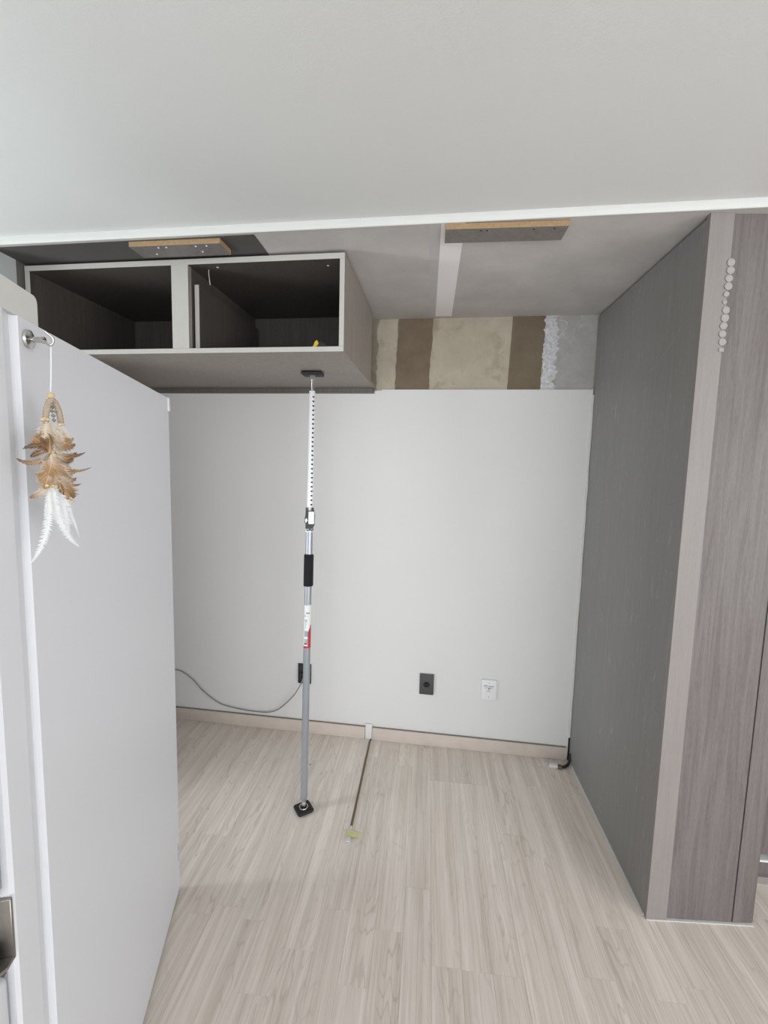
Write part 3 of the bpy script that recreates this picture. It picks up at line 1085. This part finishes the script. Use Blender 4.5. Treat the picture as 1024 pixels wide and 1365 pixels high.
# clamp with its white lever
bm = bmesh.new()
add_prism(bm, [(-0.018, 1.272), (0.014, 1.272), (0.022, 1.290), (0.023, 1.335), (0.016, 1.366), (0.009, 1.364), (0.006, 1.350), (-0.008, 1.350), (-0.011, 1.364), (-0.018, 1.366), (-0.019, 1.33), (-0.022, 1.318), (-0.022, 1.300), (-0.018, 1.292)], -0.026, 0.018, 'Y')
clamp = from_bm('clamp', bm, MT['black_plastic'], pole)
bm = bmesh.new()
add_box(bm, (-0.006, -0.036, 1.292), (0.0195, -0.0262, 1.348), 0.003, 3)
from_bm('lever', bm, MT['rod'], clamp, True)
bm = bmesh.new()
add_prism(bm, [(-0.0175, 1.296), (-0.0195, 1.312), (-0.0135, 1.318), (-0.009, 1.308)], -0.028, -0.0262, 'Y')
from_bm('index_mark', bm, MT['rod'], clamp)
for x, z in ((-0.006, 1.274), (0.010, 1.274)):
    bm = bmesh.new()
    add_lathe(bm, [(0.0045, -0.003), (0.008, -0.003), (0.008, 0.003), (0.0045, 0.003), (0.0045, -0.003)], 16, Matrix.Translation((x, -0.022, z-0.006)) @ Matrix.Rotation(PI/2, 4, 'X'))
    from_bm('collar_ring', bm, MT['black_plastic'], clamp, True)
lathe('clamp_collar', [(0.0157, 1.255), (0.0178, 1.256), (0.0178, 1.271), (0.0157, 1.2715)], MT['rod'], pole, 24)
lathe('threaded_rod', [(0, 1.887)]+[(0.0050 if i % 2 else 0.0062, 1.888+i*0.0022) for i in range(24)]+[(0, 1.941)], MT['chrome'], pole, 16)
bm = bmesh.new()
add_prism(bm, [(-0.012, 1.937), (0.012, 1.937), (0.012, 1.957), (-0.012, 1.957)], -0.010, 0.010, 'Y')
from_bm('top_yoke', bm, MT['steel'], pole)
bm = bmesh.new()
add_box(bm, (-0.046, -0.036, -0.0155), (0.046, 0.036, -0.0005), 0.006, 3)
bmesh.ops.transform(bm, matrix=Matrix.Translation((PB.x, PB.y, 1.9630)) @ Matrix.Rotation(math.radians(2), 4, 'Z'), verts=bm.verts[:])
polepart(from_bm('head_pad', bm, MT['rubber'], pole, True), True)

# ------------------------------------------------------------ outlets
def outlet(x0, x1, z0, z1, mat, label, kind, group='outlet plates on the back wall'):
    xc = (x0+x1)/2
    o = empty('wall_outlet', (xc, yb(xc)-0.0006, (z0+z1)/2), TH)
    tag(o, label, 'outlet', group)
    w, h = (x1-x0)/2, (z1-z0)/2
    bm = bmesh.new()
    add_box(bm, (-w, -0.0085, -h), (w, -0.0003, h), 0.0016, 2)
    from_bm('cover_plate', bm, mat, o, True)
    RX = Matrix.Rotation(PI/2, 4, 'X')
    if kind == 'socket':
        hexa = [(0.0175*math.cos(a), 0.0150*math.sin(a)) for a in [j*PI/3 for j in range(6)]]
        prism('socket_face', hexa, -0.0092, -0.0086, MT['dark'], o, 'Y')
        bm = bmesh.new()
        for i in range(6):
            a, b = hexa[i], hexa[(i+1) % 6]
            add_prism(bm, [a, b, (b[0]*1.16, b[1]*1.16), (a[0]*1.16, a[1]*1.16)], -0.0105, -0.0086, 'Y')
        from_bm('socket_rim', bm, MT['black_plastic'], o)
        for px_, pz in ((-0.0095, 0), (0.0095, 0), (0, -0.003)):
            lathe('pin_hole', cyl(0.0024, 0.0093, 0.0099), MT['grey_plate'], o, 10, Matrix.Translation((px_, 0, pz)) @ RX)
    return o


op = outlet(-0.711, -0.634, 0.297, 0.414, MT['black_plate'], 'black outlet plate behind the support pole, with the grey cable plugged in', 'plug')
outlet(-0.011, 0.067, 0.298, 0.416, MT['grey_plate'], 'dark grey outlet plate in the middle of the back wall, nothing plugged in', 'socket')
ow = outlet(0.325, 0.406, 0.300, 0.413, MT['white_plastic'], 'white blank outlet plate with small handwriting, rightmost on the back wall', 'blank')
for z in (0.040, -0.040):
    lathe('screw', [(0, 0.0086), (0.0028, 0.0086), (0.0024, 0.0098), (0, 0.0102)], MT['greyink'], ow, 12, Matrix.Translation((0, 0, z)) @ Matrix.Rotation(PI/2, 4, 'X'))
# two lines of handwriting, the arrow-like blot and the grey smudge under it, drawn in pen strokes
bm = bmesh.new()


def stroke(pts, r=0.0009):
    add_tube(bm, [Vector((x, -0.00865, z)) for x, z in pts], r, 4)


x = -0.026
for g in ('U', 'T', 'B', ' ', 'l', 'i', 'g', 'a', 'r'):
    z = 0.019
    if g == 'U':
        stroke([(x, z+.007), (x, z+.001), (x+.002, z), (x+.004, z+.001), (x+.004, z+.007)])
    elif g == 'T':
        stroke([(x, z+.007), (x+.005, z+.007)]); stroke([(x+.0025, z+.007), (x+.0025, z)])
    elif g == 'B':
        stroke([(x, z), (x, z+.007), (x+.004, z+.006), (x+.001, z+.004), (x+.0045, z+.002), (x, z)], 0.0009)
    elif g != ' ':
        stroke([(x, z+.005), (x+.001, z), (x+.003, z+.001), (x+.003, z+.005), (x+.0045, z+.0005)], 0.0008)
    x += 0.0062 if g != ' ' else 0.003
x = -0.021
for q in range(7):
    if q not in (2, 3):
        stroke([(x, 0.015), (x+.001, 0.009), (x+.003, 0.012), (x+.004, 0.009)], 0.0008)
    x += 0.0062
stroke([(-0.006, 0.014), (0.0, 0.002), (0.006, 0.014)], 0.0017)
stroke([(-0.003, 0.012), (0.0, 0.0), (0.003, 0.010)], 0.0017)
from_bm('handwriting', bm, MT['ink'], ow)
bm = bmesh.new()
for q in range(4):
    add_tube(bm, [Vector((-0.012, -0.00862, -0.004-q*0.0018)), Vector((0.011-q*0.001, -0.00862, -0.003-q*0.0022))], 0.0006, 4)
from_bm('grey_smudge', bm, MT['greyink'], ow)

# grey mains cable from the left outlet, sagging along the wall to the back of the fridge
cb = empty('power_cable', (-0.672, yb(-0.672)-0.01, 0.355), TH)
tag(cb, 'thin grey power cable sagging from the black outlet to behind the fridge', 'cable')
cbi = (Matrix.Translation(cb.location) @ Matrix.Rotation(TH, 4, 'Z')).inverted()
pth = [(-0.672, -0.034, 0.345), (-0.680, -0.040, 0.318), (-0.700, -0.036, 0.280), (-0.735, -0.03, 0.224), (-0.815, -0.022, 0.140), (-0.875, -0.016, 0.108), (-0.935, -0.012, 0.099), (-1.010, -0.012, 0.100), (-1.071, -0.012, 0.105),
       (-1.140, -0.012, 0.115), (-1.203, -0.012, 0.133), (-1.298, -0.012, 0.197), (-1.373, -0.014, 0.273), (-1.474, -0.03, 0.320), (-1.55, -0.2, 0.33)]
wp = [cbi @ Vector((x, yb(x)+dy, z)) for x, dy, z in pth] + [cbi @ Vector((-1.45, 1.75, 0.30)), cbi @ Vector((-1.26, 1.45, 0.28)), cbi @ Vector((-1.186, 1.2665, 0.28))]
tube('cord', smooth_path(wp, 8), 0.0031, MT['cable'], cb, 8)
bm = bmesh.new()
add_box(bm, (-0.018, -0.030, -0.014), (0.018, 0.0012, 0.014), 0.006, 3)
from_bm('plug', bm, MT['black_plastic'], cb, True)

# ------------------------------------------------------------ floor odds and ends
led = empty('led_strip', (-0.281, 1.628, 0))
tag(led, 'thin metal light strip lying on the floor from the wall to its yellow tape', 'light strip')
bm = bmesh.new()
A = Vector((0.001, 0.09, 0.0032)); Bp = Vector((0.0015, 0.695, 0.0032))
add_box(bm, (-0.0045, 0.085, 0.0002), (0.0045, 0.682, 0.0012))
add_box(bm, (-0.0045, 0.085, 0.0012), (-0.0030, 0.682, 0.0065))
add_box(bm, (0.0030, 0.085, 0.0012), (0.0045, 0.682, 0.0065))
from_bm('channel', bm, MT['led'], led)
box('led_tape', (-0.0028, 0.087, 0.0013), (0.0028, 0.68, 0.0024), MT['yellow_tape'] if False else MT['mdf'], led)
bm = bmesh.new()
add_box(bm, (-0.009, 0.0, 0.0002), (0.009, 0.024, 0.012), 0.0015, 2)
from_bm('connector', bm, MT['caulk'], led, True)
box('socket', (-0.0065, -0.0008, 0.003), (0.0065, 0.0004, 0.009), MT['gasket'], led)
tube('lead', smooth_path([(-0.003, 0.022, 0.005), (-0.003, 0.05, 0.004), (-0.001, 0.088, 0.004)], 4), 0.002, MT['cord'], led, 6)
tube('lead', smooth_path([(0.004, 0.022, 0.005), (0.0045, 0.05, 0.004), (0.002, 0.088, 0.004)], 4), 0.002, MT['cord'], led, 6)
tube('feed_wire', smooth_path([(0.0, 0.682, 0.004), (0.003, 0.688, 0.006), (0.006, 0.693, 0.010)], 4), 0.003, MT['dark'], led, 6)
tp = prism('tape_flap', [(-0.014, 0.030), (0.004, 0.028), (0.045, 0.034), (0.047, 0.058), (0.020, 0.066), (-0.010, 0.064)], 0.0075, 0.0082, MT['yellow_tape'], led)
for v in tp.data.vertices:
    if v.co.x > 0.01:
        v.co.z -= 0.0066

cn = empty('cable_connector', (0.705, 2.236, 0), math.radians(-14))
tag(cn, 'small white cable plug with a dark lead, on the floor in the right corner', 'connector')
box('plug_body', (-0.022, -0.016, 0.0004), (0.022, 0.016, 0.018), MT['caulk'], cn, 0.002, 2)
box('latch', (-0.038, 0.006, 0.003), (-0.0222, 0.012, 0.008), MT['caulk'], cn, 0.001, 1)
box('metal_sleeve', (0.0225, -0.014, 0.0006), (0.044, 0.012, 0.013), MT['led'], cn, 0.002, 2)
tube('lead', smooth_path([(0.043, 0.0, 0.007), (0.060, 0.012, 0.008), (0.076, 0.036, 0.012), (0.0815, 0.0525, 0.030), (0.081, 0.055, 0.055)], 6), [0.007]*12+[0.006]*6+[0.004]*7, MT['black_plastic'], cn, 10)
box('clip', (0.010, -0.030, 0.0005), (0.034, -0.0235, 0.0045), MT['bead'], cn, 0.001, 1)

for (x, y, s, m, lb_) in ((-0.431, 1.702, 0.0035, 'crumb', 'white plaster crumb on the floor, in front of the pole foot'),
                          (-0.563, 2.075, 0.004, 'ink', 'dark crumb on the floor, behind and left of the pole foot')):
    bm = bmesh.new()
    bmesh.ops.create_icosphere(bm, subdivisions=1, radius=s)
    for v in bm.verts:
        v.co *= rnd.uniform(0.7, 1.2); v.co.z = max(v.co.z*0.6, -s*0.5)
    o = from_bm('crumb', bm, MT[m])
    o.location = (x, y, s*0.5+0.0002)
    tag(o, lb_, 'debris')

# ------------------------------------------------------------ felt dots on the end panels
NAMES = ['topmost', 'second from the top', 'third from the top', 'fourth from the top', 'fifth from the top, a small one', 'sixth from the top, the smallest',
         'seventh from the top', 'eighth from the top', 'fourth from the bottom', 'third from the bottom', 'last but one, above the square one', 'lowest, square-edged']
SZ = [1, 1, 0.95, 1, 0.72, 0.55, 0.95, 1.02, 0.95, 0.9, 0.95, 0.85]
for i in range(12):
    t = i/11
    px = 981-13*t + [0.5, 1, 0, 0.3, -1.2, -2.2, 0.8, 0.6, -0.4, -0.5, 0.5, 0.0][i] - 5.5
    py = 349+117*t
    d = px_ray(px, py)
    p = EYE+d*(1.4565/d.y)
    r0 = 0.0115*SZ[i]
    bm = bmesh.new()
    nn = 4 if i == 11 else 10
    rr_ = random.Random(i+60)
    add_prism(bm, [(r0*(1+rr_.uniform(-0.08, 0.08))*math.cos(2*PI*j/nn+(PI/4 if nn == 4 else 0)), r0*(1 if nn > 4 else 0.8)*math.sin(2*PI*j/nn+(PI/4 if nn == 4 else 0))) for j in range(nn)], -0.0022, 0.0, 'Y')
    o = from_bm('felt_dot', bm, MT['dot'])
    o.location = (p.x, 1.4568+0.0725*(p.x-0.8045)-0.0004, p.z)
    o.rotation_euler = (0, 0, 0.0725)
    tag(o, 'off-white felt dot on the grey end wall, %s' % NAMES[i], 'sticker', 'felt dots in a column on the end wall')
